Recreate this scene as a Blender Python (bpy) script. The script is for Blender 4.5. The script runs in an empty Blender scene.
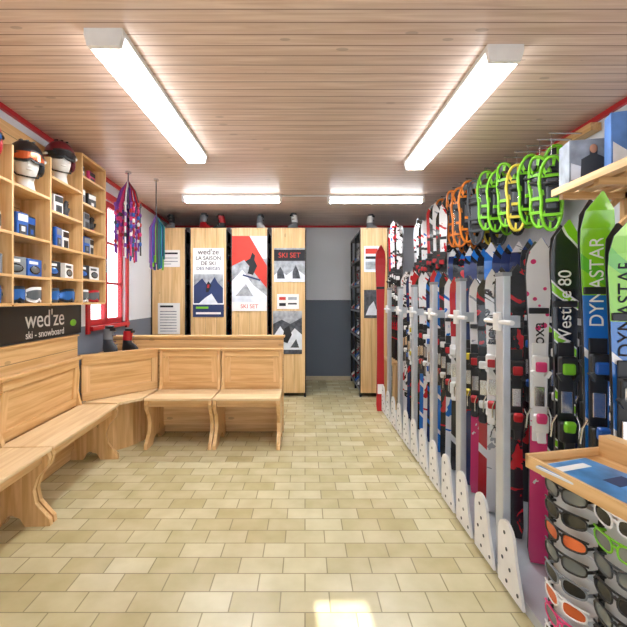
import bpy, math, random
from mathutils import Matrix, Vector, Euler
random.seed(7)
R=math.radians
scn=bpy.context.scene
try:
    scn.view_settings.view_transform='Standard'
except Exception: pass
def lin(c):
    c=c/255.0
    return c/12.92 if c<=0.04045 else ((c+0.055)/1.055)**2.4
def S(r,g,b): return (lin(r),lin(g),lin(b),1.0)
MC={}
def newmat(name):
    m=bpy.data.materials.new(name); m.use_nodes=True
    nt=m.node_tree; b=nt.nodes['Principled BSDF']
    return m,nt,b
def L(nt,a,b): nt.links.new(a,b)
def plain(name,col,rough=0.5,metal=0.0,var=0.06,scale=8,coat=0):
    if name in MC: return MC[name]
    m,nt,b=newmat(name)
    tc=nt.nodes.new('ShaderNodeTexCoord'); n=nt.nodes.new('ShaderNodeTexNoise')
    n.inputs['Scale'].default_value=scale; n.inputs['Detail'].default_value=4
    L(nt,tc.outputs['Object'],n.inputs['Vector'])
    cr=nt.nodes.new('ShaderNodeValToRGB')
    cr.color_ramp.elements[0].position=.3; cr.color_ramp.elements[1].position=.7
    cr.color_ramp.elements[0].color=tuple(c*(1-var) for c in col[:3])+(1,)
    cr.color_ramp.elements[1].color=tuple(min(1,c*(1+var)) for c in col[:3])+(1,)
    L(nt,n.outputs['Fac'],cr.inputs['Fac']); L(nt,cr.outputs['Color'],b.inputs['Base Color'])
    b.inputs['Roughness'].default_value=rough; b.inputs['Metallic'].default_value=metal
    if coat: b.inputs['Coat Weight'].default_value=coat
    MC[name]=m; return m
def math_n(nt,op,a,bv=None):
    n=nt.nodes.new('ShaderNodeMath'); n.operation=op
    if isinstance(a,(int,float)): n.inputs[0].default_value=a
    else: L(nt,a,n.inputs[0])
    if bv is not None:
        if isinstance(bv,(int,float)): n.inputs[1].default_value=bv
        else: L(nt,bv,n.inputs[1])
    return n.outputs[0]
def mixc(nt,fac,a,b,mode='MIX'):
    n=nt.nodes.new('ShaderNodeMix'); n.data_type='RGBA'; n.blend_type=mode
    if isinstance(fac,(int,float)): n.inputs[0].default_value=fac
    else: L(nt,fac,n.inputs[0])
    for i,x in ((6,a),(7,b)):
        if isinstance(x,tuple): n.inputs[i].default_value=x
        else: L(nt,x,n.inputs[i])
    return n.outputs[2]
def wood(name,dark,light,grain='Z',plank=None,pw=.1,rough=.42,knots=True,pvar=.25,groove=.05,gcol=None):
    if name in MC: return MC[name]
    m,nt,b=newmat(name)
    tc=nt.nodes.new('ShaderNodeTexCoord'); mp=nt.nodes.new('ShaderNodeMapping')
    sc={'X':(1.2,22,22),'Y':(22,1.2,22),'Z':(22,22,1.2)}[grain]
    mp.inputs['Scale'].default_value=sc
    L(nt,tc.outputs['Object'],mp.inputs['Vector'])
    vec=mp.outputs['Vector']
    sx=nt.nodes.new('ShaderNodeSeparateXYZ'); L(nt,tc.outputs['Object'],sx.inputs[0])
    n=nt.nodes.new('ShaderNodeTexNoise'); n.inputs['Scale'].default_value=1.4
    n.inputs['Detail'].default_value=6; n.inputs['Distortion'].default_value=.8
    if plank:
        q=math_n(nt,'DIVIDE',sx.outputs[plank],pw)
        fl=math_n(nt,'FLOOR',q); fr=math_n(nt,'FRACT',q)
        wn=nt.nodes.new('ShaderNodeTexWhiteNoise'); wn.noise_dimensions='1D'
        L(nt,fl,wn.inputs['W'])
        va=nt.nodes.new('ShaderNodeVectorMath'); va.operation='ADD'
        L(nt,vec,va.inputs[0]); vs=nt.nodes.new('ShaderNodeVectorMath'); vs.operation='SCALE'
        L(nt,wn.outputs['Color'],vs.inputs[0]); vs.inputs['Scale'].default_value=20
        L(nt,vs.outputs[0],va.inputs[1]); vec=va.outputs[0]
    L(nt,vec,n.inputs['Vector'])
    cr=nt.nodes.new('ShaderNodeValToRGB')
    cr.color_ramp.elements[0].position=.3; cr.color_ramp.elements[1].position=.68
    cr.color_ramp.elements[0].color=dark; cr.color_ramp.elements[1].color=light
    L(nt,n.outputs['Fac'],cr.inputs['Fac']); col=cr.outputs['Color']
    if knots:
        mk=nt.nodes.new('ShaderNodeMapping')
        mk.inputs['Scale'].default_value={'X':(2.5,6,6),'Y':(6,2.5,6),'Z':(6,6,2.5)}[grain]
        L(nt,tc.outputs['Object'],mk.inputs['Vector'])
        vo=nt.nodes.new('ShaderNodeTexVoronoi'); vo.inputs['Scale'].default_value=1.1
        L(nt,mk.outputs['Vector'],vo.inputs['Vector'])
        k=math_n(nt,'LESS_THAN',vo.outputs['Distance'],.09)
        k2=math_n(nt,'MULTIPLY',k,.4)
        col=mixc(nt,k2,col,tuple(c*.4 for c in dark[:3])+(1,))
    if plank:
        v=math_n(nt,'MULTIPLY',wn.outputs['Value'],pvar); 
        col=mixc(nt,v,col,tuple(c*.6 for c in dark[:3])+(1,))
        g=math_n(nt,'LESS_THAN',fr,groove)
        g=math_n(nt,'MULTIPLY',g,.8)
        col=mixc(nt,g,col,gcol or tuple(c*.3 for c in dark[:3])+(1,))
        bp=nt.nodes.new('ShaderNodeBump'); bp.inputs['Strength'].default_value=.5; bp.inputs['Distance'].default_value=.004
        L(nt,math_n(nt,'GREATER_THAN',fr,groove),bp.inputs['Height']); L(nt,bp.outputs[0],b.inputs['Normal'])
    L(nt,col,b.inputs['Base Color']); b.inputs['Roughness'].default_value=rough
    MC[name]=m; return m
def emis(name,col,st):
    m,nt,b=newmat(name); b.inputs['Base Color'].default_value=col
    b.inputs['Emission Color'].default_value=col; b.inputs['Emission Strength'].default_value=st
    return m
# ---------- mesh builder
class MB:
    def __init__(s): s.v=[];s.f=[];s.m=[];s.s=[];s.mats=[]
    def mi(s,mat):
        if mat not in s.mats: s.mats.append(mat)
        return s.mats.index(mat)
    def add(s,vs,fs,mat,M=None,smooth=False):
        o=len(s.v)
        for p in vs:
            p=Vector(p); s.v.append((M@p) if M else p)
        single=not isinstance(mat,list)
        for i,f in enumerate(fs):
            s.f.append([o+k for k in f]); s.m.append(s.mi(mat if single else mat[i])); s.s.append(smooth)
    def box(s,c,d,mat,rot=None,M=None,ch=0.0):
        x,y,z=d[0]/2,d[1]/2,d[2]/2
        T=Matrix.Translation(c)
        if rot: T=T@Euler(rot).to_matrix().to_4x4()
        if M: T=M@T
        if ch<=0:
            vs=[(-x,-y,-z),(x,-y,-z),(x,y,-z),(-x,y,-z),(-x,-y,z),(x,-y,z),(x,y,z),(-x,y,z)]
            fs=[(0,3,2,1),(4,5,6,7),(0,1,5,4),(1,2,6,5),(2,3,7,6),(3,0,4,7)]
            s.add(vs,fs,mat,T)
        else:
            import bmesh
            bm=bmesh.new(); bmesh.ops.create_cube(bm,size=1)
            for v in bm.verts: v.co=Vector((v.co.x*2*x,v.co.y*2*y,v.co.z*2*z))
            bmesh.ops.bevel(bm,geom=bm.edges[:],offset=min(ch,x*.9,y*.9,z*.9),segments=2,affect='EDGES',profile=.5)
            bm.verts.index_update()
            s.add([v.co[:] for v in bm.verts],[[v.index for v in f.verts] for f in bm.faces],mat,T)
            bm.free()
    def bx(s,x0,x1,y0,y1,z0,z1,mat,ch=0): s.box(((x0+x1)/2,(y0+y1)/2,(z0+z1)/2),(abs(x1-x0),abs(y1-y0),abs(z1-z0)),mat,ch=ch)
    def loft(s,rings,mat,M=None,cap=True,smooth=True):
        n=len(rings[0]); vs=[p for r in rings for p in r]; fs=[]
        for i in range(len(rings)-1):
            for j in range(n):
                fs.append((i*n+j,i*n+(j+1)%n,(i+1)*n+(j+1)%n,(i+1)*n+j))
        s.add(vs,fs,mat,M,smooth)
        if cap:
            s.add(rings[0],[list(range(n))[::-1]],mat,M); s.add(rings[-1],[list(range(n))],mat,M)
    def cyl(s,p0,p1,r,mat,n=12,r2=None,M=None):
        p0=Vector(p0);p1=Vector(p1); d=(p1-p0).normalized(); q=d.to_track_quat('Z','Y')
        r2=r if r2 is None else r2
        rr=[[p+q@Vector((math.cos(2*math.pi*k/n)*ra,math.sin(2*math.pi*k/n)*ra,0)) for k in range(n)] for p,ra in((p0,r),(p1,r2))]
        s.loft(rr,mat,M)
    def tube(s,path,r,mat,closed=False,n=8,M=None):
        P=[Vector(p) for p in path]; N=len(P); rings=[]
        for i in range(N):
            if closed: d=P[(i+1)%N]-P[i-1]
            else: d=P[min(i+1,N-1)]-P[max(i-1,0)]
            d.normalize(); up=Vector((0,0,1)) if abs(d.z)<.9 else Vector((0,1,0))
            if closed: up=Vector((0,1,0)) if abs(d.y)<.9 else Vector((1,0,0))
            a=d.cross(up).normalized(); b2=d.cross(a)
            rings.append([P[i]+a*math.cos(2*math.pi*k/n)*r+b2*math.sin(2*math.pi*k/n)*r for k in range(n)])
        if closed: rings.append(rings[0])
        s.loft(rings,mat,M,cap=not closed)
    def ell(s,c,r,mat,M=None,n=20,m=12,z0=-1,z1=1):
        rings=[]
        a0=math.asin(z0);a1=math.asin(z1)
        for i in range(m+1):
            a=a0+(a1-a0)*i/m; cr=max(math.cos(a),.001)
            rings.append([(c[0]+r[0]*cr*math.cos(2*math.pi*k/n),c[1]+r[1]*cr*math.sin(2*math.pi*k/n),c[2]+r[2]*math.sin(a)) for k in range(n)])
        s.loft(rings,mat,M)
    def prism(s,poly,axis,a,b,mat,M=None):
        def P(u,v,w):
            return {'X':(w,u,v),'Y':(u,w,v),'Z':(u,v,w)}[axis]
        n=len(poly)
        vs=[P(u,v,a) for u,v in poly]+[P(u,v,b) for u,v in poly]
        fs=[list(range(n)),list(range(n,2*n))[::-1]]+[(i,n+i,n+(i+1)%n,(i+1)%n) for i in range(n)]
        s.add(vs,fs,mat,M)
    def build(s,name,loc=(0,0,0),rot=(0,0,0),parent=None):
        me=bpy.data.meshes.new(name); me.from_pydata([v[:] for v in s.v],[],s.f)
        for m in s.mats: me.materials.append(m)
        for p,i,sm in zip(me.polygons,s.m,s.s): p.material_index=i; p.use_smooth=sm
        import bmesh
        bm=bmesh.new(); bm.from_mesh(me); bmesh.ops.recalc_face_normals(bm,faces=bm.faces[:]); bm.to_mesh(me); bm.free()
        o=bpy.data.objects.new(name,me); scn.collection.objects.link(o)
        o.location=loc; o.rotation_euler=rot
        if parent: o.parent=parent
        return o
def text(body,loc,size,mat,rot=(R(90),0,0),parent=None,name='lettering',align='CENTER',ext=.0008):
    c=bpy.data.curves.new(name,'FONT'); c.body=body; c.size=size; c.extrude=ext
    c.align_x=align; c.align_y='CENTER'; c.materials.append(mat)
    o=bpy.data.objects.new(name,c); scn.collection.objects.link(o)
    o.location=loc; o.rotation_euler=rot
    if parent: o.parent=parent
    return o
# ---------- materials
pine_x=wood('pine_x',S(206,156,96),S(236,197,142),'X')
pine_y=wood('pine_y',S(206,156,96),S(236,197,142),'Y')
pine_z=wood('pine_z',S(208,160,100),S(239,200,146),'Z')
pine_seat=wood('pine_seat',S(222,188,140),S(243,217,176),'X',knots=False)
pine_panel=wood('pine_panel',S(206,158,98),S(236,195,140),'X','Z',.14,pvar=.12,groove=.04)
pine_panel_y=wood('pine_panel_y',S(208,160,100),S(237,197,142),'Y','Z',.12,pvar=.12,groove=.04)
pine_vert=wood('pine_vert',S(214,172,114),S(241,208,156),'Z','X',.16,pvar=.12,groove=.02)
ceil_m=wood('ceiling_boards',S(208,178,160),S(236,214,200),'X','Y',.085,pvar=.2,groove=.09,gcol=S(136,104,88),rough=.38)
black=plain('black_plastic',S(28,29,32),.4)
blacksteel=plain('black_steel',S(36,37,40),.45,.3)
white=plain('white_plastic',S(240,240,240),.4)
paper=plain('paper_white',S(243,243,241),.7,var=.02)
red=plain('red_paint',S(186,26,36),.4)
alu=plain('aluminium',S(200,205,212),.35,.35)
chrome=plain('steel',S(210,210,212),.2,.9)
grey=plain('grey_plastic',S(130,134,140),.5)
darkgrey=plain('dark_grey',S(64,68,74),.5)
blue=plain('blue_plastic',S(35,95,185),.35)
green=plain('lime_green',S(124,200,36),.4)
orange=plain('orange_plastic',S(232,130,35),.4)
pink=plain('pink_plastic',S(222,60,126),.4)
purple=plain('purple_cord',S(120,55,150),.6)
yellow=plain('yellow_plastic',S(222,200,60),.4)
maroon=plain('maroon_shell',S(110,26,38),.3)
teal=plain('teal_cord',S(20,120,120),.6)
foam=plain('white_foam',S(236,234,230),.8)
lens_o=plain('lens_mirror_orange',S(205,100,55),.12,.3)
lens_b=plain('lens_mirror_blue',S(60,115,190),.12,.3)
lens_k=plain('lens_dark',S(30,30,34),.08,.2)
lens_g=plain('lens_smoke',S(110,116,120),.1,.3)
def floor_mat():
    m,nt,b=newmat('floor_tiles')
    tc=nt.nodes.new('ShaderNodeTexCoord')
    br=nt.nodes.new('ShaderNodeTexBrick'); br.offset=.5
    br.inputs['Scale'].default_value=1; br.inputs['Brick Width'].default_value=.23; br.inputs['Row Height'].default_value=.128
    br.inputs['Mortar Size'].default_value=.0035; br.inputs['Mortar Smooth'].default_value=.3
    br.inputs['Color1'].default_value=S(219,210,174); br.inputs['Color2'].default_value=S(196,183,140)
    br.inputs['Mortar'].default_value=S(158,148,116)
    L(nt,tc.outputs['Object'],br.inputs['Vector'])
    n=nt.nodes.new('ShaderNodeTexNoise'); n.inputs['Scale'].default_value=6; n.inputs['Detail'].default_value=5
    L(nt,tc.outputs['Object'],n.inputs['Vector'])
    cr=nt.nodes.new('ShaderNodeValToRGB'); cr.color_ramp.elements[0].position=.3; cr.color_ramp.elements[1].position=.7
    cr.color_ramp.elements[0].color=(.84,.83,.77,1); cr.color_ramp.elements[1].color=(1,1,1,1)
    L(nt,n.outputs['Fac'],cr.inputs['Fac'])
    c=mixc(nt,1.0,br.outputs['Color'],cr.outputs['Color'],'MULTIPLY')
    L(nt,c,b.inputs['Base Color']); b.inputs['Roughness'].default_value=.26
    bp=nt.nodes.new('ShaderNodeBump'); bp.inputs['Strength'].default_value=.4; bp.inputs['Distance'].default_value=.003; bp.invert=True
    L(nt,br.outputs['Fac'],bp.inputs['Height']); L(nt,bp.outputs[0],b.inputs['Normal'])
    return m
def wall_mat(name,up,lo,split):
    m,nt,b=newmat(name)
    tc=nt.nodes.new('ShaderNodeTexCoord'); sx=nt.nodes.new('ShaderNodeSeparateXYZ')
    L(nt,tc.outputs['Object'],sx.inputs[0])
    n=nt.nodes.new('ShaderNodeTexNoise'); n.inputs['Scale'].default_value=60; L(nt,tc.outputs['Object'],n.inputs['Vector'])
    g=math_n(nt,'GREATER_THAN',sx.outputs['Z'],split)
    L(nt,mixc(nt,g,lo,up),b.inputs['Base Color']); b.inputs['Roughness'].default_value=.8
    bp=nt.nodes.new('ShaderNodeBump'); bp.inputs['Strength'].default_value=.1; bp.inputs['Distance'].default_value=.002
    L(nt,n.outputs['Fac'],bp.inputs['Height']); L(nt,bp.outputs[0],b.inputs['Normal'])
    return m
wback=wall_mat('wall_paint_back',S(228,231,238),S(108,117,132),1.4)
wside=wall_mat('wall_paint_side',S(224,227,235),S(112,120,136),1.15)
CE=2.7; XR=2.08; YB=7.0; YF=-1.0
TH=math.atan(.065); LOC=(-1.85,0,0); LR=(0,0,TH)
def LW(x,y):
    return (-1.85+x*math.cos(TH)-y*math.sin(TH), x*math.sin(TH)+y*math.cos(TH))
# ---------- room
b=MB(); b.bx(-2.7,2.4,YF-.2,YB+.2,-.1,0,floor_mat()); b.build('floor')
b=MB(); b.bx(-2.7,2.4,YF-.2,YB+.2,CE,CE+.1,ceil_m); b.build('ceiling')
b=MB(); b.bx(-2.6,XR+.2,YB,YB+.2,0,CE,wback); b.build('wall_back')
b=MB(); b.bx(XR,XR+.2,YF,YB,0,CE,wside); b.build('wall_right')
wy0,wy1,wz0,wz1=3.90,4.82,1.14,2.48
b=MB(); yl=YB; WT=-.1
b.bx(WT,0,YF-.1,wy0,0,CE,wside); b.bx(WT,0,wy1,yl+.1,0,CE,wside)
b.bx(WT,0,wy0,wy1,0,wz0,wside); b.bx(WT,0,wy0,wy1,wz1,CE,wside)
b.build('wall_left',LOC,LR)
b=MB(); y0,y1=YF-.15,YF
WXa,WXb=-1.7,-.1
b.bx(-2.1,WXa,y0,y1,0,CE,wside); b.bx(WXa,WXb,y0,y1,0,.5,wside); b.bx(WXa,WXb,y0,y1,1.95,CE,wside)
b.bx(WXb,.33,y0,y1,0,CE,wside); b.bx(.33,.58,y0,y1,0,2.04,wside); b.bx(.33,.58,y0,y1,2.30,CE,wside)  # unseen slot, cut and sized to throw the sun patch on the floor
b.bx(.58,.8,y0,y1,0,CE,wside); b.bx(.8,1.75,y0,y1,1.95,CE,wside); b.bx(1.75,XR,y0,y1,0,CE,wside)
b.build('wall_front')
gm,nt,bs=newmat('window_glass')
tr=nt.nodes.new('ShaderNodeBsdfTransparent'); gl=nt.nodes.new('ShaderNodeBsdfGlossy'); gl.inputs['Roughness'].default_value=.02
mx=nt.nodes.new('ShaderNodeMixShader'); mx.inputs[0].default_value=.05
L(nt,tr.outputs[0],mx.inputs[1]); L(nt,gl.outputs[0],mx.inputs[2]); L(nt,mx.outputs[0],nt.nodes['Material Output'].inputs[0])
b=MB()
for x0,x1 in((-1.7,-.92),(-.88,-.1)):
    for a,c in((x0,x0+.05),(x1-.05,x1)): b.bx(a,c,-1.1,-1.04,.5,1.95,red)
    b.bx(x0,x1,-1.1,-1.04,.5,.55,red); b.bx(x0,x1,-1.1,-1.04,1.9,1.95,red); b.bx(x0+.05,x1-.05,-1.075,-1.07,.55,1.9,gm)
b.bx(-.92,-.88,-1.1,-1.04,.5,1.95,red)
b.build('unseen_daylight_window')  # unseen window behind the camera, added and widened to let in daylight
b=MB()
for a,c in((.805,.88),(1.67,1.745)): b.bx(a,c,-1.1,-1.04,.0,1.945,red)
b.bx(.88,1.67,-1.1,-1.04,.0,.2,red); b.bx(.88,1.67,-1.1,-1.04,1.87,1.945,red); b.bx(.88,1.67,-1.075,-1.07,.2,1.87,gm)
b.cyl((.84,-1.04,1.0),(.84,-1.0,1.0),.012,chrome); b.cyl((.84,-1.0,1.0),(.95,-1.0,1.0),.01,chrome)
b.build('unseen_daylight_door')  # unseen glazed door, added to brighten the room from behind the camera
b=MB(); a0,a1=wy0,wy1
cw=.07
b.bx(.0,.02,a0-cw,a0,wz0-cw,wz1+cw,red); b.bx(0,.02,a1,a1+cw,wz0-cw,wz1+cw,red)
b.bx(0,.02,a0,a1,wz1,wz1+cw,red); b.bx(-.05,.05,a0-.02,a1+.02,wz0-.04,wz0,red)
mid=(a0+a1)/2
for (p,q) in((a0,mid),(mid,a1)):
    b.bx(-.07,-.03,p,p+.04,wz0,wz1,red); b.bx(-.07,-.03,q-.04,q,wz0,wz1,red)
    b.bx(-.07,-.03,p,q,wz0,wz0+.06,red); b.bx(-.07,-.03,p,q,wz1-.06,wz1,red)
    for k in(1,2):
        z=wz0+(wz1-wz0)*k/3; b.bx(-.06,-.04,p,q,z-.013,z+.013,red)
    b.bx(-.052,-.049,p+.04,q-.04,wz0+.06,wz1-.06,gm)
b.cyl((-.03,mid,1.7),(-.03,mid,1.85),.012,chrome)
b.build('window_1',LOC,LR)
b=MB(); b.bx(0,.025,YF,YB,CE-.035,CE,red); b.build('trim_1',LOC,LR)
b=MB(); b.bx(XR-.025,XR,YF,YB,CE-.035,CE,red); b.build('trim_2')
b=MB(); b.bx(-2.28,XR-.03,YB-.02,YB,CE-.035,CE,red); b.build('trim_3')
skirt=plain('skirting_tile',S(206,192,164),.4)
b=MB(); b.bx(-2.28,XR,YB-.015,YB,0,.07,skirt); b.build('baseboard_back')
b=MB(); b.bx(XR-.015,XR,YF,YB-.02,0,.07,skirt); b.build('baseboard_right')
# ---------- lights
em=emis('diffuser_glow',(.95,.98,1,1),38); em2=emis('diffuser_side_glow',(.95,.98,1,1),6); em3=emis('diffuser_glow_tube',(.95,.98,1,1),80)
def fixture(x,y,length,w,along='Y',E=em):
    b=MB(); h=.085
    prof=[(-w*.5,0),(w*.5,0),(w*.5,-.03),(w*.42,-h),(-w*.42,-h),(-w*.5,-.03)]
    b.prism(prof,'Y',-length/2,-length/2+.03,white); b.prism(prof,'Y',length/2-.03,length/2,white)
    b.bx(-w*.5,w*.5,-length/2+.03,length/2-.03,-.028,0,white)
    pr=[(-w*.47,-.028),(w*.47,-.028),(w*.46,-.05),(w*.39,-h+.003),(-w*.39,-h+.003),(-w*.46,-.05)]
    b.prism(pr,'Y',-length/2+.03,length/2-.03,em2)
    b.bx(-w*.385,w*.385,-length/2+.031,length/2-.031,-h-.001,-h+.002,E)
    b.build('fluorescent_ceiling_light',(x,y,CE),(0,0,0 if along=='Y' else R(90)))
fixture(-.965,2.74,1.66,.185); fixture(1.02,2.89,1.72,.185)
fixture(-.9,4.95,1.22,.1,'X',em3); fixture(.88,4.98,1.2,.1,'X',em3)
b=MB(); b.cyl((-.28,4.95,CE-.012),(.27,4.95,CE-.012),.01,white); b.build('ceiling_conduit')
# ---------- shelving cubbies (left)
b=MB(); SD=.22; z0=1.37
ys=[1.6,2.02,2.44,2.85,3.31,3.75]
CZ=[[1.37,1.55,1.81,2.12],[1.37,1.55,1.81,2.12],[1.37,1.55,1.81,2.12],[1.37,1.56,1.79,2.04,2.285],[1.37,1.57,1.79,2.0,2.21,2.43]]
b.bx(0.002,.015,1.6,3.75,z0,2.6,pine_panel_y)
tops=[2.35,2.35,2.35,2.42,2.62,2.62]
for i,y in enumerate(ys):
    b.bx(.015,SD,y-.009,y+.009,z0,tops[i],pine_z)
for ci in range(5):
    for z in CZ[ci]: b.bx(.015,SD,ys[ci]+.009,ys[ci+1]-.009,z-.009,z+.009,pine_y)
b.bx(.015,SD,3.319,3.741,2.602,2.62,pine_y)
b.build('wall_cubby_shelf',LOC,LR)
def goggles(x,y,z,fr,ln,strap,rz=90,s=1.1):
    b=MB(); n=12; Q=Matrix.Scale(s,4)
    def arc(r,zz,off=0): return [(r*math.sin(a),-(r*math.cos(a))*.8+off,zz) for a in [(-1.1+2.2*k/n) for k in range(n+1)]]
    def band(r,h0,h1,th,mat):
        P0=arc(r,0);P1=arc(r-th,0); vs=[];fs=[]
        for k in range(n+1):
            u=abs(k/n*2-1); dip=.016*(1-min(1,u*4)) ; e=.018*u**3
            vs+= [(P0[k][0],P0[k][1],h0+dip+e),(P0[k][0],P0[k][1],h1-e),(P1[k][0],P1[k][1],h1-e),(P1[k][0],P1[k][1],h0+dip+e)]
        for k in range(n):
            for j in range(4): fs.append((k*4+j,k*4+(j+1)%4,k*4+4+(j+1)%4,k*4+4+j))
        fs+=[(0,1,2,3),(n*4,n*4+1,n*4+2,n*4+3)]
        b.add(vs,fs,mat,Q)
    band(.086,.0,.1,.03,fr); band(.090,.018,.082,.01,ln)
    b.tube([(.078,-.03,.05),(.08,.0,.05),(.05,.03,.05),(0,.035,.05),(-.05,.03,.05),(-.08,.0,.05),(-.078,-.03,.05)],.016,strap,M=Q)
    wx,wy=LW(x,y); b.build('ski_goggles',(wx,wy,z),(0,0,R(rz)+TH))
def glovepack(x,y,z,c1,c2,h=.16,w=.12,rz=90):
    b=MB()
    b.box((0,0,h/2),(w,.03,h),c1,ch=.008); b.box((0,-.0165,h*.78),(w*.8,.003,h*.28),c2); b.box((0,-.0165,h*.3),(w*.6,.003,h*.38),darkgrey); b.box((0,-.0185,h*.32),(w*.3,.002,h*.2),c2)
    b.tube([(-.012,0,h),(0,0,h+.012),(.012,0,h)],.002,black,n=5)
    wx,wy=LW(x,y); b.build('accessory_packet',(wx,wy,z),(0,0,R(rz)+TH))
def box_item(x,y,z,c1,c2,w=.165,h=.12,d=.11,rz=90):
    b=MB(); b.box((0,0,h/2),(w,d,h),c1,ch=.004); b.box((-w*.1,-d/2-.001,h*.78),(w*.6,.002,h*.16),c2)
    b.ell((w*.0,-d/2-.001,h*.38),(.062,.004,.03),lens_k,n=14,m=6); b.ell((w*.0,-d/2-.003,h*.38),(.052,.004,.022),lens_b if c1 is black else lens_g,n=14,m=6)
    b.box((w/2+.001,0,h*.5),(.002,d*.6,h*.5),c2)
    wx,wy=LW(x,y); b.build('goggle_box',(wx,wy,z),(0,0,R(rz)+TH))
cols=[(blue,lens_b,darkgrey),(black,lens_o,red),(white,lens_g,pink),(black,lens_k,green),(darkgrey,lens_b,blue),(red,lens_g,black),(green,lens_b,white),(black,lens_b,white)]
def glove(x,y,z,c1,c2,rz=90):
    b=MB()
    b.ell((0,0,.055),(.038,.022,.055),c1,n=12,m=8)
    for k in range(4): b.tube([(-.027+.018*k,0,.09),(-.03+.02*k,-.004,.125),(-.031+.021*k,-.012,.15-.01*abs(k-1.5))],.0105,c1,n=7)
    b.tube([(.03,0,.05),(.055,-.006,.075),(.062,-.01,.1)],.011,c1,n=7)
    b.loft([[(.035*math.cos(t*math.pi/5),.024*math.sin(t*math.pi/5),zz) for t in range(10)] for zz in(0,.03)],c2)
    wx,wy=LW(x,y); b.build('ski_glove',(wx,wy,z),(0,0,R(rz)+TH))
ct=0
for ci in range(1,5):
    ya,yb=ys[ci],ys[ci+1]; w=yb-ya
    for ri,z in enumerate(CZ[ci]):
        zz=z+.0095
        if (ci<3 and ri==3) or (ci==3 and ri==4): continue
        if ri==0:
            for k in range(2):
                ct+=1; goggles(.125,ya+w*(.27+.46*k),zz,*cols[(ct*3+2)%8],rz=90+random.uniform(-12,18))
            continue
        K3=(ri in(2,3) and ci>1)
        for k in range(3 if K3 else 2):
            y=ya+w*((.2+.3*k) if K3 else (.27+.46*k)); ct+=1; jr=90+random.uniform(-12,18)
            if ri==1: box_item(.12,y,zz,[blue,black,white,blue,grey][ct%5],paper if ct%5!=2 else darkgrey,rz=jr)
            elif ri==2:
                if K3: glovepack(.12+.02*(k%2),y,zz,[paper,darkgrey,blue,black,blue][ct%5],[black,paper,white,blue,grey][ct%5],w=.1,rz=jr)
                else: goggles(.125,y,zz,*cols[(ct*3)%8],rz=jr)
            elif ri==3:
                if ct%2: glove(.13,y,zz,[black,grey,darkgrey][ct%3],[pink,white,blue][ct%3],rz=jr)
                else: glovepack(.14,y,zz,white if ct%4 else grey,black,w=.1,rz=jr)
            elif ri==4: glovepack(.14,y,zz,black if k else grey,white,h=.14,rz=jr)
            else: glovepack(.14,y,zz,pink if k else white,black,h=.12)
def helmet_head(y,z,shell,ln,strap,x=.125):
    b=MB()
    def ring(cz,rx,ry,cy=0,n=20): return [(rx*math.cos(2*math.pi*k/n),cy+ry*math.sin(2*math.pi*k/n),cz) for k in range(n)]
    b.loft([ring(0,.062,.065,.01),ring(.02,.055,.058,.01),ring(.07,.048,.052,.012),ring(.09,.052,.062,-.005),ring(.115,.060,.082,-.008),ring(.15,.070,.092,-.004),ring(.2,.076,.096,0),ring(.25,.07,.088,0),ring(.29,.04,.05,0)],foam)
    b.loft([[( -.008,-.088,.165),(.008,-.088,.165),(.005,-.085,.195),(-.005,-.085,.195)],[( -.013,-.108,.145),(.013,-.108,.145),(.004,-.093,.195),(-.004,-.093,.195)]],foam)
    b.ell((0,-.093,.125),(.022,.008,.007),foam,n=10,m=6)
    b.ell((0,.0,.205),(.108,.12,.13),shell,n=24,m=10,z0=.12,z1=1)
    for sx in(-1,1):
        b.ell((sx*.09,.015,.18),(.022,.055,.065),shell,n=14,m=8)
        b.tube([(sx*.082,.0,.13),(sx*.06,-.045,.09),(0,-.06,.085)],.006,black)
    b.tube([(.106*math.cos(a),.118*math.sin(a),.222) for a in [2*math.pi*k/24 for k in range(24)]],.007,black,closed=True)
    n=12
    for (r0,h0,h1,mt) in((1.0,.168,.245,black),(1.05,.182,.232,ln)):
        vs=[];fs=[]
        for k in range(n+1):
            a=-1.15+2.3*k/n; x_=.1*r0*math.sin(a); yy=-.122*r0*math.cos(a)
            dip=.016*max(0,1-abs(a)*4); e=.012*(abs(a)/1.15)**3
            vs+=[(x_,yy,h0+dip+e),(x_,yy,h1-e),(x_*.85,yy*.85,h1-e),(x_*.85,yy*.85,h0+dip+e)]
        for k in range(n):
            for j in range(4): fs.append((k*4+j,k*4+(j+1)%4,k*4+4+(j+1)%4,k*4+4+j))
        fs+=[(0,1,2,3),(n*4,n*4+1,n*4+2,n*4+3)]
        b.add(vs,fs,mt)
    b.tube([(.108*math.cos(a),.12*math.sin(a),.215+.02*math.sin(a)) for a in [-.35+ (math.pi+.7)*k/16 for k in range(17)]],.01,strap)
    for k in(-1,0,1): b.box((k*.035,-.03,.33-.003*abs(k)),(.012,.06,.008),black if shell is not black else grey,rot=(.2,0,0))
    wx,wy=LW(x,y); b.build('helmet_on_mannequin_head',(wx,wy,z),(0,0,R(48)))
helmet_head(2.68,2.1305,black,lens_o,white,.15); helmet_head(3.10,2.2955,maroon,lens_k,white,.15); helmet_head(2.26,2.1305,red,lens_b,black,.15)
b=MB(); b.bx(0.001,.03,0.6,3.62,0,1.075,pine_panel_y); b.bx(0,.045,.6,3.62,1.075,1.09,pine_y)
b.build('wood_wall_cladding',LOC,LR)
b=MB(); b.bx(0.003,.02,2.35,3.70,1.1,1.355,black)
for a in((2.35,2.36),(3.69,3.70)): b.bx(.02,.024,a[0],a[1],1.1,1.355,darkgrey)
o=b.build('shop_sign_board',LOC,LR)
ch=plain('sign_lettering',S(240,240,240),.6)
text("wed'ze",(.0215,3.15,1.25),.19,ch,(R(90),0,R(90)),o); text('ski - snowboard',(.0215,3.15,1.14),.08,ch,(R(90),0,R(90)),o)
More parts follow.
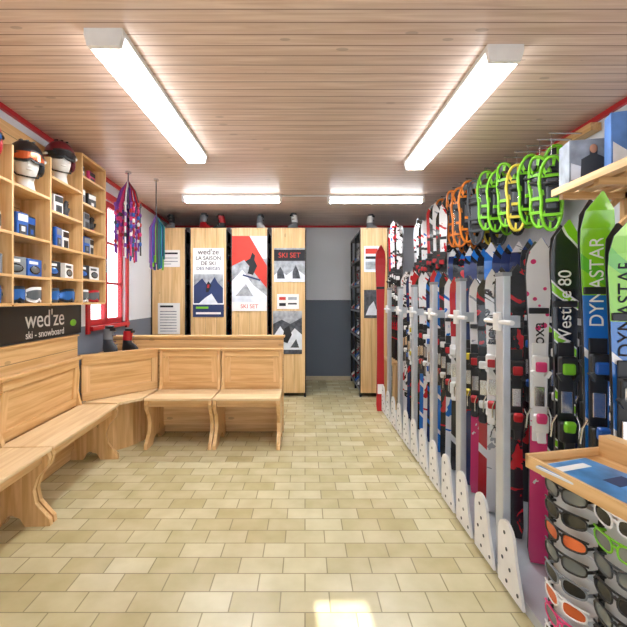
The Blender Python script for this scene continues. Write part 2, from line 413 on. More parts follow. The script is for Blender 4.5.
b=MB(); b.ell((.022,3.56,1.2),(.003,.055,.03),green,n=14,m=8); q=b.build('sign_logo',parent=o)
# ---------- benches
def side_panel(b,x0,x1,D=.46,H=.88,mat=None):
    pr=[(0,0),(0,H),(-.045,H),(-.06,.75),(-.05,.6),(-.09,.455),(-D,.455),(-D-.012,.42)]
    pts=[(-D+.0,.37),(-D+.06,.30),(-D+.085,.22),(-D+.07,.14),(-D+.02,.08),(-D-.015,.04),(-D-.02,0)]
    pr+=pts+[(-D+.13,0),(-D+.16,.05),(-D+.2,.07),(-.15,.07),(-.12,.04),(-.1,0)]
    b.prism(pr,'X',x0,x1,mat or pine_z)
def bench(name,Lg,loc,rz,D=.46,apron=True):
    b=MB(); t=.032
    side_panel(b,0,t,D); side_panel(b,Lg-t,Lg,D)
    b.bx(.0,Lg,-D-.015,-.06,.455,.48,pine_seat,ch=.006)
    if apron: b.bx(t,Lg-t,-D+.03,-D+.05,.39,.455,pine_x)
    b.bx(t,Lg-t,-.03,-.01,.10,.45,pine_x)
    M=Matrix.Translation((0,-.03,.48))@Matrix.Rotation(R(4),4,'X')
    hb=.40
    b.box((Lg/2,0,hb-.03),(Lg-2*t,.028,.07),pine_x,M=M,ch=.006); b.box((Lg/2,0,.035),(Lg-2*t,.028,.07),pine_x,M=M)
    nb=max(1,round(Lg/1.2))
    for k in range(nb+1):
        x=t+.03+(Lg-2*t-.06)*k/nb; b.box((x,0,hb/2),(.06,.027,hb-.13),pine_z,M=M)
    b.box((Lg/2,.006,hb/2),(Lg-2*t-.08,.010,hb-.12),pine_x,M=M)
    b.box((Lg/2,0,hb+.012),(Lg+.01,.05,.022),pine_x,M=M,ch=.006)
    return b.build(name,loc,(0,0,rz))
bench('wooden_bench',.63,(-.865,4.2,0),0,.45); bench('wooden_bench',.63,(-1.505,4.2,0),0,.45)
def lb(y,Lg):
    x,yy=LW(.033,y); return bench('wooden_long_bench',Lg,(x,yy,0),R(90)+TH,.38)
lb(2.50,1.03); lb(1.25,1.235)
p1=Vector((-2.03,3.62)); p2=Vector((-1.54,4.19)); d=(p2-p1); ang=math.atan2(d.y,d.x); ln=d.length
b=MB()
b.prism([(-2.0,3.60),(-1.68,3.58),(-1.53,3.76),(-1.53,4.17)],'Z',.455,.48,pine_seat)
b.prism([(-1.95,3.66),(-1.80,3.66),(-1.66,3.86),(-1.58,4.08)],'Z',0,.455,pine_z)
cb=b.build('corner_bench')
b=MB()
b.box((ln/2,0,.36),(ln-.02,.026,.08),pine_x); b.box((ln/2,0,.04),(ln-.02,.026,.08),pine_x)
for x in(.04,ln-.04): b.box((x,0,.2),(.07,.026,.25),pine_z)
b.box((ln/2,.006,.2),(ln-.1,.010,.26),pine_x); b.box((ln/2,0,.411),(ln+.02,.05,.022),pine_x)
b.build('backrest',(p1.x,p1.y,.48),(0,0,ang),cb)
b=MB(); b.prism([(-2.06,3.71),(-1.60,4.22),(-2.09,4.22)],'Z',.85,.87,pine_x)
b.prism([(-2.06,3.76),(-2.03,3.79),(-2.06,4.22),(-2.09,4.22)],'Z',0,.85,pine_z)
b.build('corner_ledge')
b=MB(); b.bx(-2.11,-.23,4.245,4.28,0,1.0,pine_panel); b.bx(-2.11,-.215,4.225,4.35,1.0,1.022,pine_x,ch=.005)
b.bx(-.27,-.23,4.28,4.32,0,1.0,pine_z)
b.build('wood_partition')
# ---------- boots
def boot_into(b,M,c,c2,sc=1.0):
    Ms=M@Matrix.Scale(sc,4)
    def ring(z,cy,ry,rx,n=14): return [(rx*math.cos(2*math.pi*k/n)*(1 if math.sin(2*math.pi*k/n)<0 else .95),cy+ry*math.sin(2*math.pi*k/n),z) for k in range(n)]
    b.loft([ring(0,0,.15,.042),ring(.025,0,.152,.045)],darkgrey,Ms)
    b.loft([ring(.025,0,.15,.05),ring(.06,0,.148,.053),ring(.1,.02,.122,.052),ring(.135,.05,.085,.05),ring(.19,.06,.068,.05)],c,Ms)
    b.loft([ring(.17,.058,.078,.058),ring(.25,.045,.075,.058),ring(.31,.03,.078,.062)],c2,Ms)
    b.loft([ring(.31,.03,.06,.05),ring(.345,.025,.066,.054)],black,Ms)
    for z,y in((.1,-.07),(.14,-.03),(.22,-.03),(.28,-.042)):
        b.box((.03,y,z),(.05,.014,.016),chrome,M=Ms,rot=(-.3,0,.3))
    b.box((0,-.05,.3),(.07,.012,.035),black,M=Ms)
def boot(x,y,z,rz,c,c2,sc=1):
    b=MB(); boot_into(b,Matrix.Identity(4),c,c2,sc); b.build('ski_boot',(x,y,z),(0,0,rz))
boot(-1.955,4.02,.871,R(55),darkgrey,grey,.78); boot(-1.80,4.12,.871,R(70),black,red,.68)
# ---------- tall shelving units
def unit(x0,x1,name='boot_shelving_unit',y0=5.77,y1=6.92):
    b=MB(); H=2.42
    b.bx(x0+.012,x1-.012,y0,y0+.018,.06,H+.02,pine_vert)
    for x in(x0,x1-.03):
        for y in(y0+.02,(y0+y1)/2,y1-.03): b.bx(x,x+.03,y,y+.03,0,H,blacksteel)
    b.bx(x0,x0+.012,y0-.004,y0+.02,0,H,blacksteel); b.bx(x1-.012,x1,y0-.004,y0+.02,0,H,blacksteel)
    k=0
    for z in(.08,.46,.84,1.22,1.6,1.98,2.38):
        b.bx(x0,x1,y0+.02,y1,z,z+.02,blacksteel)
        b.bx(x0-.002,x0+.004,y0+.02,y1,z,z+.028,grey)
        if z<2.2:
            for yy in [y0+.12+.155*i for i in range(7)]:
                for sx in(0,1):
                    if sx==0: M=Matrix.Translation((x0+.12,yy,z+.021))@Matrix.Rotation(R(-90),4,'Z')
                    else: M=Matrix.Translation((x1-.14,yy,z+.021))@Matrix.Rotation(R(90),4,'Z')
                    if x1-x0<.5 and sx==1: continue
                    k+=1
                    cc=[white,grey,red,white,grey,maroon,blue][(k*5)%7]
                    boot_into(b,M,cc,[grey,white,white,red][k%4],.8)
    return b.build(name)
for x0,x1 in((-2.215,-1.72),(-1.66,-1.125),(-1.067,-.534),(-.49,.014),(.79,1.2)): unit(x0,x1)
yP=5.765
def pxx(p,Y=yP): return (p-305)*Y/400
def pzz(p,Y=yP): return 1.4-(p-300)*Y/400
def poster(px0,py0,px1,py1,base,elems=(),texts=(),name='wall_poster'):
    x0,x1,z1,z0=pxx(px0),pxx(px1),pzz(py0),pzz(py1); w=x1-x0;h=z1-z0
    b=MB(); b.bx(0,w,-.003,0,0,h,base)
    for i,e in enumerate(elems):
        mt=e[0]; b.prism([(u*w,v*h) for u,v in e[1]],'Y',-.0035-.0006*i,-.003-.0006*i,mt)
    o=b.build(name,(x0,yP-.001,z0))
    for t,u,v,s,mt in texts: text(t,(u*w,-.0035-.0006*len(elems)-.001,v*h),s,mt,parent=o,ext=.0003)
    return o
ink=plain('ink_black',S(30,32,38),.7); navy=plain('ink_navy',S(40,58,104),.7); sky=plain('print_sky',S(130,165,210),.7,var=.25,scale=6)
pgrey=plain('print_grey',S(165,170,178),.7,var=.35,scale=14); pdark=plain('print_dark',S(74,78,86),.7,var=.6,scale=16); pred=plain('print_red',S(208,62,50),.7)
snow=plain('print_snow',S(226,232,242),.7,var=.12,scale=10)
FULL=lambda a,b2,c,d:[(a,b2),(c,b2),(c,d),(a,d)]
poster(158,250,180,267,paper,[(ink,FULL(.1,.75,.9,.85)),(pgrey,FULL(.1,.5,.9,.55)),(pgrey,FULL(.1,.3,.9,.35)),(pgrey,FULL(.1,.15,.6,.2))])
poster(158,303,180,334,paper,[(pgrey,FULL(.1,.08+.09*k,.85,.11+.09*k)) for k in range(8)]+[(ink,FULL(.1,.86,.7,.92))])
poster(193,248,224,317,paper,[(navy,FULL(0,0,1,.18)),(snow,FULL(0,.18,1,.2)),(pgrey,FULL(.03,.2,.97,.62)),(navy,[(.03,.2),(.97,.2),(.97,.42),(.8,.5),(.7,.58),(.5,.44),(.3,.56),(.03,.45)]),(snow,[(.2,.2),(.8,.2),(.6,.34),(.4,.28)]),(green,FULL(.1,.12,.5,.15)),(paper,FULL(.1,.04,.9,.07)),(ink,[(.42,.36),(.5,.36),(.6,.46),(.5,.52),(.44,.47)]),(red,[(.46,.42),(.52,.42),(.54,.47),(.47,.47)])],
 [("wed'ze",.5,.94,.11,ink),('LA SAISON',.5,.85,.075,ink),('DE SKI',.5,.775,.075,ink),('DES NEIGES',.5,.70,.066,navy)])
poster(232,236,267,311,pgrey,[(snow,FULL(0,.7,1,1)),(pred,[(0,1),(0,.6),(.35,.68),(1,.3),(1,.6),(.5,1)]),(snow,[(0,0),(1,0),(1,.2),(.6,.35),(.3,.55),(0,.4)]),(pgrey,[(.1,.2),(.6,.2),(.4,.36)]),(ink,[(.45,.5),(.6,.48),(.72,.6),(.64,.68),(.66,.74),(.58,.78),(.52,.7),(.38,.66),(.5,.6)]),(navy,[(.3,.47),(.8,.4),(.82,.42),(.32,.49)]),(paper,FULL(0,0,1,.12))],[('SKI SET',.5,.06,.08,pred)])
poster(274,248,305,282,pgrey,[(ink,FULL(0,.62,1,.95)),(snow,[(0,0),(1,0),(1,.2),(.7,.4),(.4,.2),(.2,.35),(0,.2)]),(pdark,[(.1,.1),(.35,.1),(.3,.3),(.2,.45),(.1,.3)]),(pdark,[(.6,.1),(.85,.1),(.8,.3),(.7,.5),(.6,.3)])],[('SKI SET',.5,.78,.1,pred)])
poster(277,294,299,309,paper,[(pred,FULL(.1,.6,.4,.8)),(ink,FULL(.5,.3,.9,.4)),(pgrey,FULL(.5,.6,.9,.8)),(ink,FULL(.1,.2,.4,.4))])
poster(273,311,302,354,pdark,[(snow,[(0,.1),(1,.1),(1,.45),(.75,.6),(.5,.4),(.25,.65),(0,.4)]),(ink,[(.3,.3),(.5,.25),(.65,.45),(.55,.65),(.4,.6)]),(pgrey,[(.0,.7),(.3,.8),(.6,.7),(1,.85),(1,1),(0,1)]),(pdark,[(.6,.15),(.9,.15),(.8,.35)])])
poster(364,246,379,272,snow,[(pred,FULL(.1,.7,.9,.9)),(pgrey,FULL(.1,.1,.9,.4)),(ink,FULL(.1,.5,.9,.6))]); poster(364,290,380,318,pdark,[(snow,[(.1,.1),(.9,.1),(.6,.6),(.3,.4)])])
boot(-2.02,6.0,2.4405,R(-20),grey,black,.7); boot(-1.5,6.0,2.4405,R(60),red,grey,.75); boot(-1.28,6.0,2.4405,R(-60),black,red,.7)
boot(-.66,6.0,2.4405,R(40),white,grey,.7); boot(-.18,6.0,2.4405,R(-40),grey,white,.75); boot(1.0,6.0,2.4405,R(40),grey,white,.7)
# ---------- hanging lanyards
b=MB(); hc=[purple,pink,darkgrey,purple,red,pink,blue,white]
b.cyl((0,0,0),(0,0,-.02),.03,chrome)
b.tube([(0,0,-.02),(0,0,-.1)],.006,darkgrey)
for k in range(50):
    a=random.uniform(0,6.28); r=random.uniform(.02,.12); l=random.uniform(.6,.92)
    x,y=r*math.cos(a),r*math.sin(a)
    c=hc[k%8]; b.tube([(0,0,-.1),(x*.6,y*.6,-.2),(x,y,-.36),(x*1.05,y*1.05,-l)],.009,c,n=6)
    for j in range(5): b.ell((x*1.03,y*1.03,-.34-(l-.36)*j/5),(.016,.016,.024),hc[(k+j)%8],n=8,m=5)
b.build('hanging_lanyards',(-1.79,4.05,CE))
b=MB()
b.cyl((0,0,0),(0,0,-.02),.025,chrome); b.tube([(0,0,-.02),(0,0,-.42)],.006,darkgrey)
for k in range(34):
    a=random.uniform(0,6.28); r=random.uniform(.02,.09); l=random.uniform(.8,.98)
    x,y=r*math.cos(a),r*math.sin(a); b.tube([(0,0,-.4),(x,y,-.52),(x,y,-l)],.011,[teal,green,blue,darkgrey,purple][k%5],n=6)
b.build('hanging_lanyards',(-1.60,4.3,CE))
# ---------- skis
def ski_mat(name,a,b_,c,kind='wave',sc=3,thr=(.45,.62)):
    if name in MC: return MC[name]
    m,nt,bs=newmat(name)
    tc=nt.nodes.new('ShaderNodeTexCoord')
    if kind=='wave':
        t=nt.nodes.new('ShaderNodeTexWave'); t.bands_direction='DIAGONAL'; t.inputs['Scale'].default_value=sc*.5
        t.inputs['Distortion'].default_value=3; t.inputs['Detail'].default_value=1; out=t.outputs['Fac']
    elif kind=='voro':
        t=nt.nodes.new('ShaderNodeTexVoronoi'); t.inputs['Scale'].default_value=sc*4; out=t.outputs['Distance']
    else:
        t=nt.nodes.new('ShaderNodeTexNoise'); t.inputs['Scale'].default_value=sc*2; t.inputs['Detail'].default_value=3; t.inputs['Distortion'].default_value=1; out=t.outputs['Fac']
    L(nt,tc.outputs['Object'],t.inputs['Vector'])
    cr=nt.nodes.new('ShaderNodeValToRGB'); cr.color_ramp.interpolation='CONSTANT'
    e=cr.color_ramp.elements; e[0].color=a; e[1].position=thr[0]; e[1].color=b_; x=e.new(thr[1]); x.color=c
    L(nt,out,cr.inputs['Fac']); L(nt,cr.outputs['Color'],bs.inputs['Base Color'])
    bs.inputs['Roughness'].default_value=.25; bs.inputs['Coat Weight'].default_value=.3
    MC[name]=m; return m
W=S(234,234,238);K=S(30,31,36);NV=S(36,50,98);PK=S(222,66,124);BL=S(35,112,200);GR=S(142,212,44);RD=S(196,34,44);GY=S(150,155,165);YL=S(232,215,60)
wht=ski_mat('topsheet_white_grey',W,W,GY,'noise',4,(.4,.58)); flo=ski_mat('topsheet_flower',PK,W,W,'voro',4,(.22,.6))
nav=ski_mat('topsheet_navy',NV,K,BL,'wave',4,(.7,.95)); blk=ski_mat('topsheet_black',K,K,W,'wave',3,(.5,.95))
bkg=ski_mat('topsheet_black_green',K,W,GR,'wave',5,(.87,.94)); grn=ski_mat('topsheet_green',GR,GR,S(100,190,50),'wave',3,(.5,.93))
blu=ski_mat('topsheet_blue',BL,BL,W,'wave',4,(.5,.96)); rwh=ski_mat('topsheet_white_red',W,W,RD,'noise',4,(.4,.54))
wbl=ski_mat('topsheet_white_blue',W,W,BL,'noise',4,(.4,.55)); pkk=ski_mat('topsheet_pink',PK,PK,W,'noise',4,(.5,.62)); gyk=ski_mat('topsheet_grey',GY,K,W,'noise',4,(.48,.62))
wkk=ski_mat('topsheet_white_black',W,K,W,'noise',4,(.50,.57)); krd=ski_mat('topsheet_black_red',K,K,RD,'noise',4,(.5,.55)); bwr=ski_mat('topsheet_solid_red',RD,RD,W,'wave',2,(.5,.97)); nvr=ski_mat('topsheet_navy_red',NV,NV,RD,'noise',3,(.5,.58))
def ski_into(b,M,Lg,w,bands,bind,bmat2):
    N=26; vs=[];fs=[];ms=[]
    for i in range(N+1):
        t=i/N
        f=.68+.32*((t-.45)/.43)**2 if t>.45 else .68+.18*((.45-t)/.45)**2
        if t>.88: f=1.0
        if t>.9:
            u=(t-.9)/.1; f=max(.06,math.sqrt(max(0,1-u**2.2)))
        if t<.02: f*=.75
        cur=-((max(0,t-.88))**2)*4.0*(Lg/1.7)
        hw=w/2*f; th=.011 if .2<t<.75 else .007
        vs+=[(-hw,cur,t*Lg),(hw,cur,t*Lg),(hw,cur+th,t*Lg),(-hw,cur+th,t*Lg)]
    for i in range(N):
        t=i/N; mt=bands[-1][1]
        for lim,mm in bands:
            if t<lim: mt=mm;break
        o=i*4
        fs.append((o,o+1,o+5,o+4)); ms.append(mt)
        fs.append((o+1,o+2,o+6,o+5)); ms.append(black)
        fs.append((o+2,o+3,o+7,o+6)); ms.append(black)
        fs.append((o+3,o,o+4,o+7)); ms.append(black)
    fs+=[(0,1,2,3),(N*4,N*4+1,N*4+2,N*4+3)]; ms+=[black,black]
    b.add(vs,fs,ms,M)
    if bind:
        z=Lg*.53
        b.box((0,-.008,z+.0),(.064,.014,.5),bind,M=M,ch=.003)
        b.box((0,-.034,z+.15),(.074,.04,.08),bind,M=M,ch=.01)
        b.box((0,-.056,z+.135),(.05,.022,.05),bmat2,M=M,ch=.008)
        for sx in(-1,1): b.box((sx*.03,-.05,z+.1),(.018,.035,.035),bind,M=M,rot=(0,sx*.5,0))
        b.box((0,-.036,z-.15),(.07,.05,.09),bind,M=M,ch=.01)
        b.box((0,-.066,z-.12),(.046,.032,.05),bmat2,M=M,ch=.01,rot=(.4,0,0))
        b.box((0,-.055,z-.21),(.04,.022,.07),bind,M=M,ch=.006,rot=(-.35,0,0))
        b.box((0,-.02,z-.02),(.045,.012,.1),chrome,M=M,ch=.003)
        for sx in(-1,1): b.tube([(sx*.037,-.02,z-.08),(sx*.053,-.01,z-.12),(sx*.055,.01,z-.19)],.005,chrome,M=M,n=5)
def ski_pair(x,y,z,Lg,w,bands,rz=-30,bind=black,b2=white,name='ski_pair',lean=0.0,binds=True):
    b=MB()
    ski_into(b,Matrix.Translation((0,-.013,0)),Lg,w,bands,bind if binds else None,b2)
    ski_into(b,Matrix.Translation((0,.013,0))@Matrix.Rotation(math.pi,4,'Z'),Lg,w,bands,None,b2)
    b.box((0,0,Lg*.78),(w*.8,.05,.03),black,ch=.004)
    return b.build(name,(x,y,z),(R(-lean),0,R(rz)))
ZB=.05
front=[
 (1.50,1.70,.118,[(.74,blu),(1,grn)],black,white),
 (1.65,1.83,.122,[(.74,blu),(1,grn)],black,blue),
 (1.85,1.757,.118,[(.2,bkg),(1,bkg)],black,green),
 (2.06,1.71,.115,[(.42,pkk),(1,flo)],white,pink),
 (2.28,1.60,.095,[(1,krd)],black,red)]
seq=[[(1,blk)],[(.3,wht),(1,wkk)],[(.5,bwr),(1,krd)],[(.4,pkk),(1,wht)],[(1,nvr)],[(1,blu)],[(.5,blk),(1,bwr)],[(1,wbl)],[(1,krd)],[(1,blu)],[(.4,blk),(1,bwr)],[(1,nav)],[(1,rwh)],[(.5,blu),(1,wht)],[(1,krd)],[(1,bwr)],[(.4,krd),(1,rwh)],[(1,nvr)],[(1,wkk)],[(1,rwh)],[(1,wht)]]
y=2.43
for k in range(20):
    front.append((y,1.55+.008*k+random.uniform(-.04,.05),.092,seq[k],white if k%5==1 else black,[white,red,white,red,yellow,blue][k%6])); y+=.125
for i,(y,t,w,bd,bi,b2) in enumerate(front):
    o=ski_pair(1.2,y,ZB,t-ZB,w,bd,rz=-18 if i<5 else -30,bind=bi,b2=b2)
    Lg=t-ZB
    if i<2: text('DYNASTAR',(0,-.015,Lg*.80),.072,paper if i else ink,(R(90),R(-90),0),o,ext=.0012)
    if i==2: text('Westige 80',(0,-.015,Lg*.77),.075,paper,(R(90),R(-90),0),o,ext=.0012)
    if i==3: text('roxa',(0,-.015,Lg*.7),.08,ink,(R(90),R(-90),0),o,ext=.0012)
    if i in(5,6,10): text('ROSSIGNOL',(0,-.015,Lg*.72),.06,ink if i==6 else paper,(R(90),R(-90),0),o,ext=.0012)
bk=[nav,blk,nav,bkg,nav,krd,nav,nvr,nav,blu,blk,nav,nav,krd,blk,nvr,nav]
for i in range(16):
    y=2.0+.136*i; ski_pair(1.5,y,ZB,1.70+.01*i+random.uniform(-.03,.03),.105,[(.94,bk[i]),(1,wht if i%3==0 else nav)],rz=-25,binds=True,b2=[white,green,blue][i%3])
tl=[rwh,krd,wht,blk,bwr,wbl,rwh,krd,wkk]
for i in range(10):
    ski_pair(1.48,4.27+.112*i,.82,1.6+random.uniform(-.08,.06),.085,[(.5,tl[(i*2+1)%9]),(1,tl[i%9])],rz=-35,b2=red)
for i in range(5):
    ski_pair(1.2,5.06+.12*i,.62,1.78+random.uniform(-.06,.05),.085,[(.6,krd),(1,tl[8-i])],rz=-35,b2=white)
b=MB()
ski_into(b,Matrix.Translation((0,-.013,0)),2.08,.125,[(1,red)],None,white)
ski_into(b,Matrix.Translation((0,.013,0))@Matrix.Rotation(math.pi,4,'Z'),2.08,.125,[(1,red)],None,white)
b.box((0,0,1.55),(.1,.05,.03),black,ch=.004); b.box((0,-.02,.28),(.075,.014,.12),white,ch=.003)
b.build('ski_pair',(.95,5.04,.002),(0,0,R(-5)))
b=MB()
b.bx(1.36,1.75,4.2,5.4,.78,.815,pine_y)
for x in(1.66,1.71):
    for y in(4.2,5.36): b.bx(x,x+.04,y,y+.04,0,.78,pine_z)
b.bx(1.36,1.75,4.2,4.22,.72,.78,pine_x)
b.bx(1.09,1.33,4.99,5.62,.58,.615,pine_y)
for x in(1.1,1.26):
    for y in(5.0,5.57): b.bx(x,x+.04,y,y+.04,0,.58,pine_z)
b.bx(1.02,1.64,1.45,4.93,.0,.045,alu); b.bx(.985,1.02,1.45,4.93,0,.05,alu)
def plate(y):
    h=.34
    pr=[(y-.115,.02),(y+.115,.02),(y+.115,h-.14)]
    for k in range(9):
        a=math.pi*k/8; pr.append((y+.04+.075*math.cos(a),h-.075+.075*math.sin(a)))
    pr+=[(y-.05,h-.14)]
    b.prism(pr,'X',.962,.975,white)
    for (dy,z) in((-.07,.06),(.03,.06),(0,.13),(.07,.15),(.03,.21),(.05,.28)):
        b.cyl((.9600,y+dy,z),(.963,y+dy,z),.009,darkgrey,n=10)
py=1.88
while py<4.95: plate(py); py+=.275
ps=[2.04,2.59,3.14,3.69,4.24,4.79]
for y in ps:
    b.bx(.99,1.03,y-.04,y+.04,.04,1.53,alu,ch=.006); b.box((1.01,y,1.53),(.045,.085,.02),grey)
    for z in(1.26,):
        b.bx(1.03,1.09,y-.015,y+.015,z,z+.06,alu); b.box((.98,y,z+.03),(.02,.06,.09),white,ch=.004)
        b.cyl((.985,y-.14,z+.03),(.985,y+.14,z+.03),.012,white)
for z in(1.28,): b.bx(1.30,1.33,1.5,4.85,z,z+.03,alu)
for y in(1.5,4.85): b.bx(1.30,1.33,y-.015,y+.015,.045,1.31,alu)
for z in(1.28,.7): b.bx(1.61,1.64,1.5,4.18,z,z+.03,alu)
for y in(1.5,3.1,4.15): b.bx(1.61,1.64,y-.015,y+.015,.045,1.31,alu)
b.build('ski_rack')
# ---------- snowshoes
def snowshoe(x,y,z,c,rz,s=1.0):
    b=MB(); n=32; P=[]
    for k in range(n):
        a=2*math.pi*k/n; zz=math.cos(a)
        w=.092*math.copysign(abs(math.sin(a))**.8,math.sin(a))*(1+.12*zz)*(1-.2*math.exp(-(zz+.1)**2*9))
        up=-.07*max(0,zz-.45)**1.5*2
        P.append((w*s,up,(-.3+.3*zz)*s))
    b.tube(P,.012,c,closed=True,n=8)
    inner=[(p[0]*.93,p[1],-.3*s+(p[2]+.3*s)*.95) for p in P]; m1=[(p[0]*.66,p[1],-.3*s+(p[2]+.3*s)*.76) for p in P]
    b.add(inner+m1,[(k,(k+1)%n,n+(k+1)%n,n+k) for k in range(n)],[c if k%4==0 else black for k in range(n)])
    core=[(p[0]*.66,-.3*s+(p[2]+.3*s)*.76) for p in P if p[2]<-.04*s and p[2]>-.55*s]
    b.prism(core,'Y',-.003,.004,black)
    for z2 in(-.14,-.47): b.box((0,-.008,z2*s),(.15*s,.012,.022),c)
    b.box((0,-.028,-.3*s),(.07,.035,.22),darkgrey,ch=.01); b.box((0,-.05,-.22*s),(.09,.016,.024),black); b.box((0,-.05,-.36*s),(.08,.02,.024),c)
    b.tube([(-.045,-.03,-.2*s),(-.04,-.075,-.22*s),(0,-.09,-.225*s),(.04,-.075,-.22*s),(.045,-.03,-.2*s)],.007,black,n=6)
    for k in(-1,1): b.box((k*.06,.015,-.3*s),(.006,.03,.15),chrome)
    b.build('snowshoe',(x,y,z),(0,0,R(rz)))
sh=[(1.60,4.86,2.56,darkgrey),(1.60,4.66,2.58,orange),(1.60,4.47,2.55,black),(1.60,4.29,2.58,orange),(1.60,4.12,2.56,orange),(1.61,3.96,2.58,orange),
 (1.63,3.80,2.54,darkgrey),(1.66,3.66,2.58,green),(1.68,3.52,2.54,green),(1.70,3.38,2.56,green),(1.72,3.25,2.50,yellow),(1.74,3.12,2.53,green),(1.76,3.00,2.48,green),(1.78,2.89,2.44,green)]
sh2=[(1.88,4.9-.17*k,2.54+.03*(k%2),[black,orange,darkgrey,orange,black,yellow,darkgrey,green,black,green,darkgrey,green][k]) for k in range(12)]
for i,(x,y,z,c) in enumerate(sh): snowshoe(x,y,z-.02,c,[-52,-26,-6][i%3],.98 if i<7 else .86)
for i,(x,y,z,c) in enumerate(sh2): snowshoe(x,y,z-.02,c,[-20,-45,-10][i%3],.98 if i<7 else .9)
b=MB(); b.bx(2.0,2.075,2.8,5.1,2.59,2.645,pine_y)
for x,y,z,c in sh: b.cyl((x-.02,y,2.605),(2.0,y,2.605),.006,chrome,n=8)
for x,y,z,c in sh+sh2: b.cyl((x,y,2.605),(x,y,z-.004),.003,chrome,n=6)
for x,y,z,c in sh2: b.cyl((x-.02,y,2.612),(2.0,y,2.612),.005,chrome,n=8)
b.build('snowshoe_hanging_rail')
# wall shelf top right (slatted)
b=MB(); zs_=2.105
for k in range(4): b.bx(1.62+.115*k,1.62+.115*k+.08,1.3,2.6,zs_-.02,zs_,pine_y)
b.bx(1.6,1.62,1.3,2.6,zs_-.035,zs_+.008,pine_y)
for y in(1.5,1.9,2.25,2.56):
    b.bx(2.03,2.07,y-.02,y+.02,zs_-.35,zs_-.02,pine_z); b.bx(1.64,2.07,y-.02,y+.02,zs_-.06,zs_-.02,pine_x)
    b.box((1.87,y,zs_-.19),(.03,.03,.40),pine_z,rot=(0,R(45),0))
b.build('wall_shelf')
b=MB(); b.box((0,0,.13),(.32,.15,.26),plain('box_print_grey',S(150,158,170),.4,var=.4,scale=9),ch=.003)
b.prism([(-.15,.02),(.15,.02),(.15,.1),(.05,.14),(-.05,.08),(-.15,.12)],'Y',-.077,-.0755,snow)
b.prism([(-.1,.01),(.05,.01),(.055,.11),(.02,.15),(-.01,.165),(-.01,.19),(-.05,.19),(-.05,.165),(-.095,.14)],'Y',-.0785,-.077,darkgrey)
b.ell((-.03,-.078,.2),(.022,.003,.027),plain('print_skin',S(200,150,125),.7),n=12,m=8)
b.build('photo_printed_box',(1.77,2.46,zs_+.0005),(0,0,R(-12)))
b=MB(); b.box((0,0,.16),(.32,.10,.32),plain('box_print_blue',S(90,135,205),.4,var=.3,scale=6),ch=.003); b.prism([(-.15,.02),(.15,.02),(.15,.12),(.02,.2),(-.08,.1),(-.15,.16)],'Y',-.0515,-.0505,snow)
b.build('product_box',(1.84,2.18,zs_+.0005),(0,0,R(-20)))
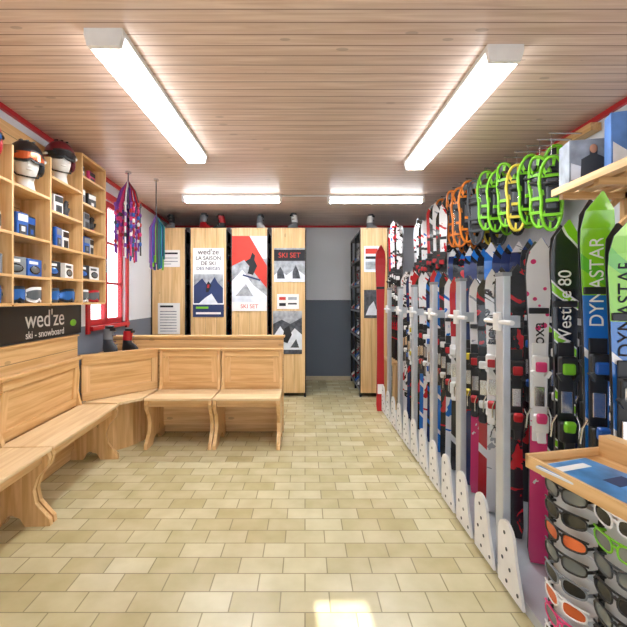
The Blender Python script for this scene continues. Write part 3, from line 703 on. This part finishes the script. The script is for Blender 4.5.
# ---------- sunglasses stand
st=MB(); Lw=.5; wd=.34
st.bx(0,wd,-Lw,0,.83,.85,pine_y); st.bx(0,.012,-Lw,0,.85,.87,pine_y); st.bx(0,wd,-.012,0,.85,.875,pine_x); st.bx(wd-.05,wd,-Lw,-.012,.85,.92,pine_y)
st.bx(.06,.3,-Lw+.04,-.04,0.03,.83,white)
st.bx(.03,.33,-Lw+.02,-.02,0,.03,black)
acr=plain('display_rail',S(225,228,232),.2)
for z in [.10+.068*k for k in range(11)]:
    st.bx(.035,.06,-Lw+.05,-.05,z,z+.005,acr)
for y in(-.05,-.23,-Lw+.05): st.bx(.05,.06,y-.006,y+.006,.06,.83,blacksteel)
AN=R(12)
so=st.build('sunglasses_display_stand',(.755,1.37,0),(0,0,AN))
b=MB(); fc=[green,white,black,white,black,white,grey,darkgrey,pink,black,yellow,black]
def shades(b,M,fr,ln):
    def pt(u,v):
        x=.072*u; return (x,-.028*math.cos(u*1.25)+.01,v)
    n=18
    for sx in(-1,1):
        o=[]
        for k in range(n):
            a=2*math.pi*k/n; c_,s_=math.cos(a),math.sin(a)
            u=.52+.43*math.copysign(abs(c_)**.7,c_); v=.019*math.copysign(abs(s_)**.75,s_)*(1.0-.25*(u-.5))+.004*(u)
            o.append(pt(sx*u,v))
        b.tube(o,.0028,fr,closed=True,n=6,M=M)
        cpt=pt(sx*.52,.001)
        b.add(o+[cpt],[(k,(k+1)%n,n) for k in range(n)],ln,M,True)
        e=pt(sx*.97,.006); b.tube([e,(e[0]*1.03,.02,.006),(e[0]*.98,.04,.003)],.004,fr,M=M,n=6)
    b.tube([pt(-.1,.006),pt(0,.009),pt(.1,.006)],.004,fr,M=M,n=6)
    b.tube([pt(u/8-1,.021) for u in range(0,17)],.003,fr,M=M,n=5)
for r in range(11):
    for c in range(2):
        z=.124+.068*r; y=-.14-.175*c
        M=Matrix.Translation((.022,y,z))@Matrix.Rotation(R(-90),4,'Z')@Matrix.Scale(1.1,4)
        shades(b,M,fc[(r*5+c*3)%12],[lens_k,lens_g,lens_g,lens_k,lens_o,lens_g][(r*2+c)%6])
b.build('sunglasses_row',parent=so)
b=MB(); b.box((0,0,.004),(.22,.3,.008),snow,ch=.002); b.box((0,0,.0085),(.21,.29,.001),plain('brochure_blue',S(80,140,200),.3,var=.5,scale=9))
b.box((-.02,.1,.0092),(.15,.03,.0006),paper); b.prism([(-.1,-.14),(.1,-.14),(.1,-.1),(.02,-.07),(-.04,-.11)],'Z',.009,.0097,snow)
b.box((.03,-.02,.0092),(.08,.05,.0006),navy)
b.build('brochure',(.905,1.20,.8505),(0,0,AN+R(6)))
# ---------- light sources
w=bpy.data.worlds.new('World'); scn.world=w; w.use_nodes=True
bg=w.node_tree.nodes['Background']; bg.inputs[0].default_value=(.84,.92,1,1); bg.inputs[1].default_value=5.0
sd=bpy.data.lights.new('sun','SUN'); sd.energy=14; sd.angle=R(.6); sd.color=(1,.98,.95)
so=bpy.data.objects.new('sun',sd); scn.collection.objects.link(so); so.location=(1,-4,5)
so.rotation_euler=Vector((-.1,1,-.766)).to_track_quat('-Z','Y').to_euler()
cd=bpy.data.cameras.new('camera'); cam=bpy.data.objects.new('camera',cd); scn.collection.objects.link(cam)
cam.location=(0,0,1.4); cam.rotation_euler=(R(90),0,0); cd.sensor_width=36; cd.lens=400/627*36
cd.shift_x=(313.5-305)/627; cd.shift_y=-(313.5-300)/627; cd.clip_start=.05
scn.camera=cam
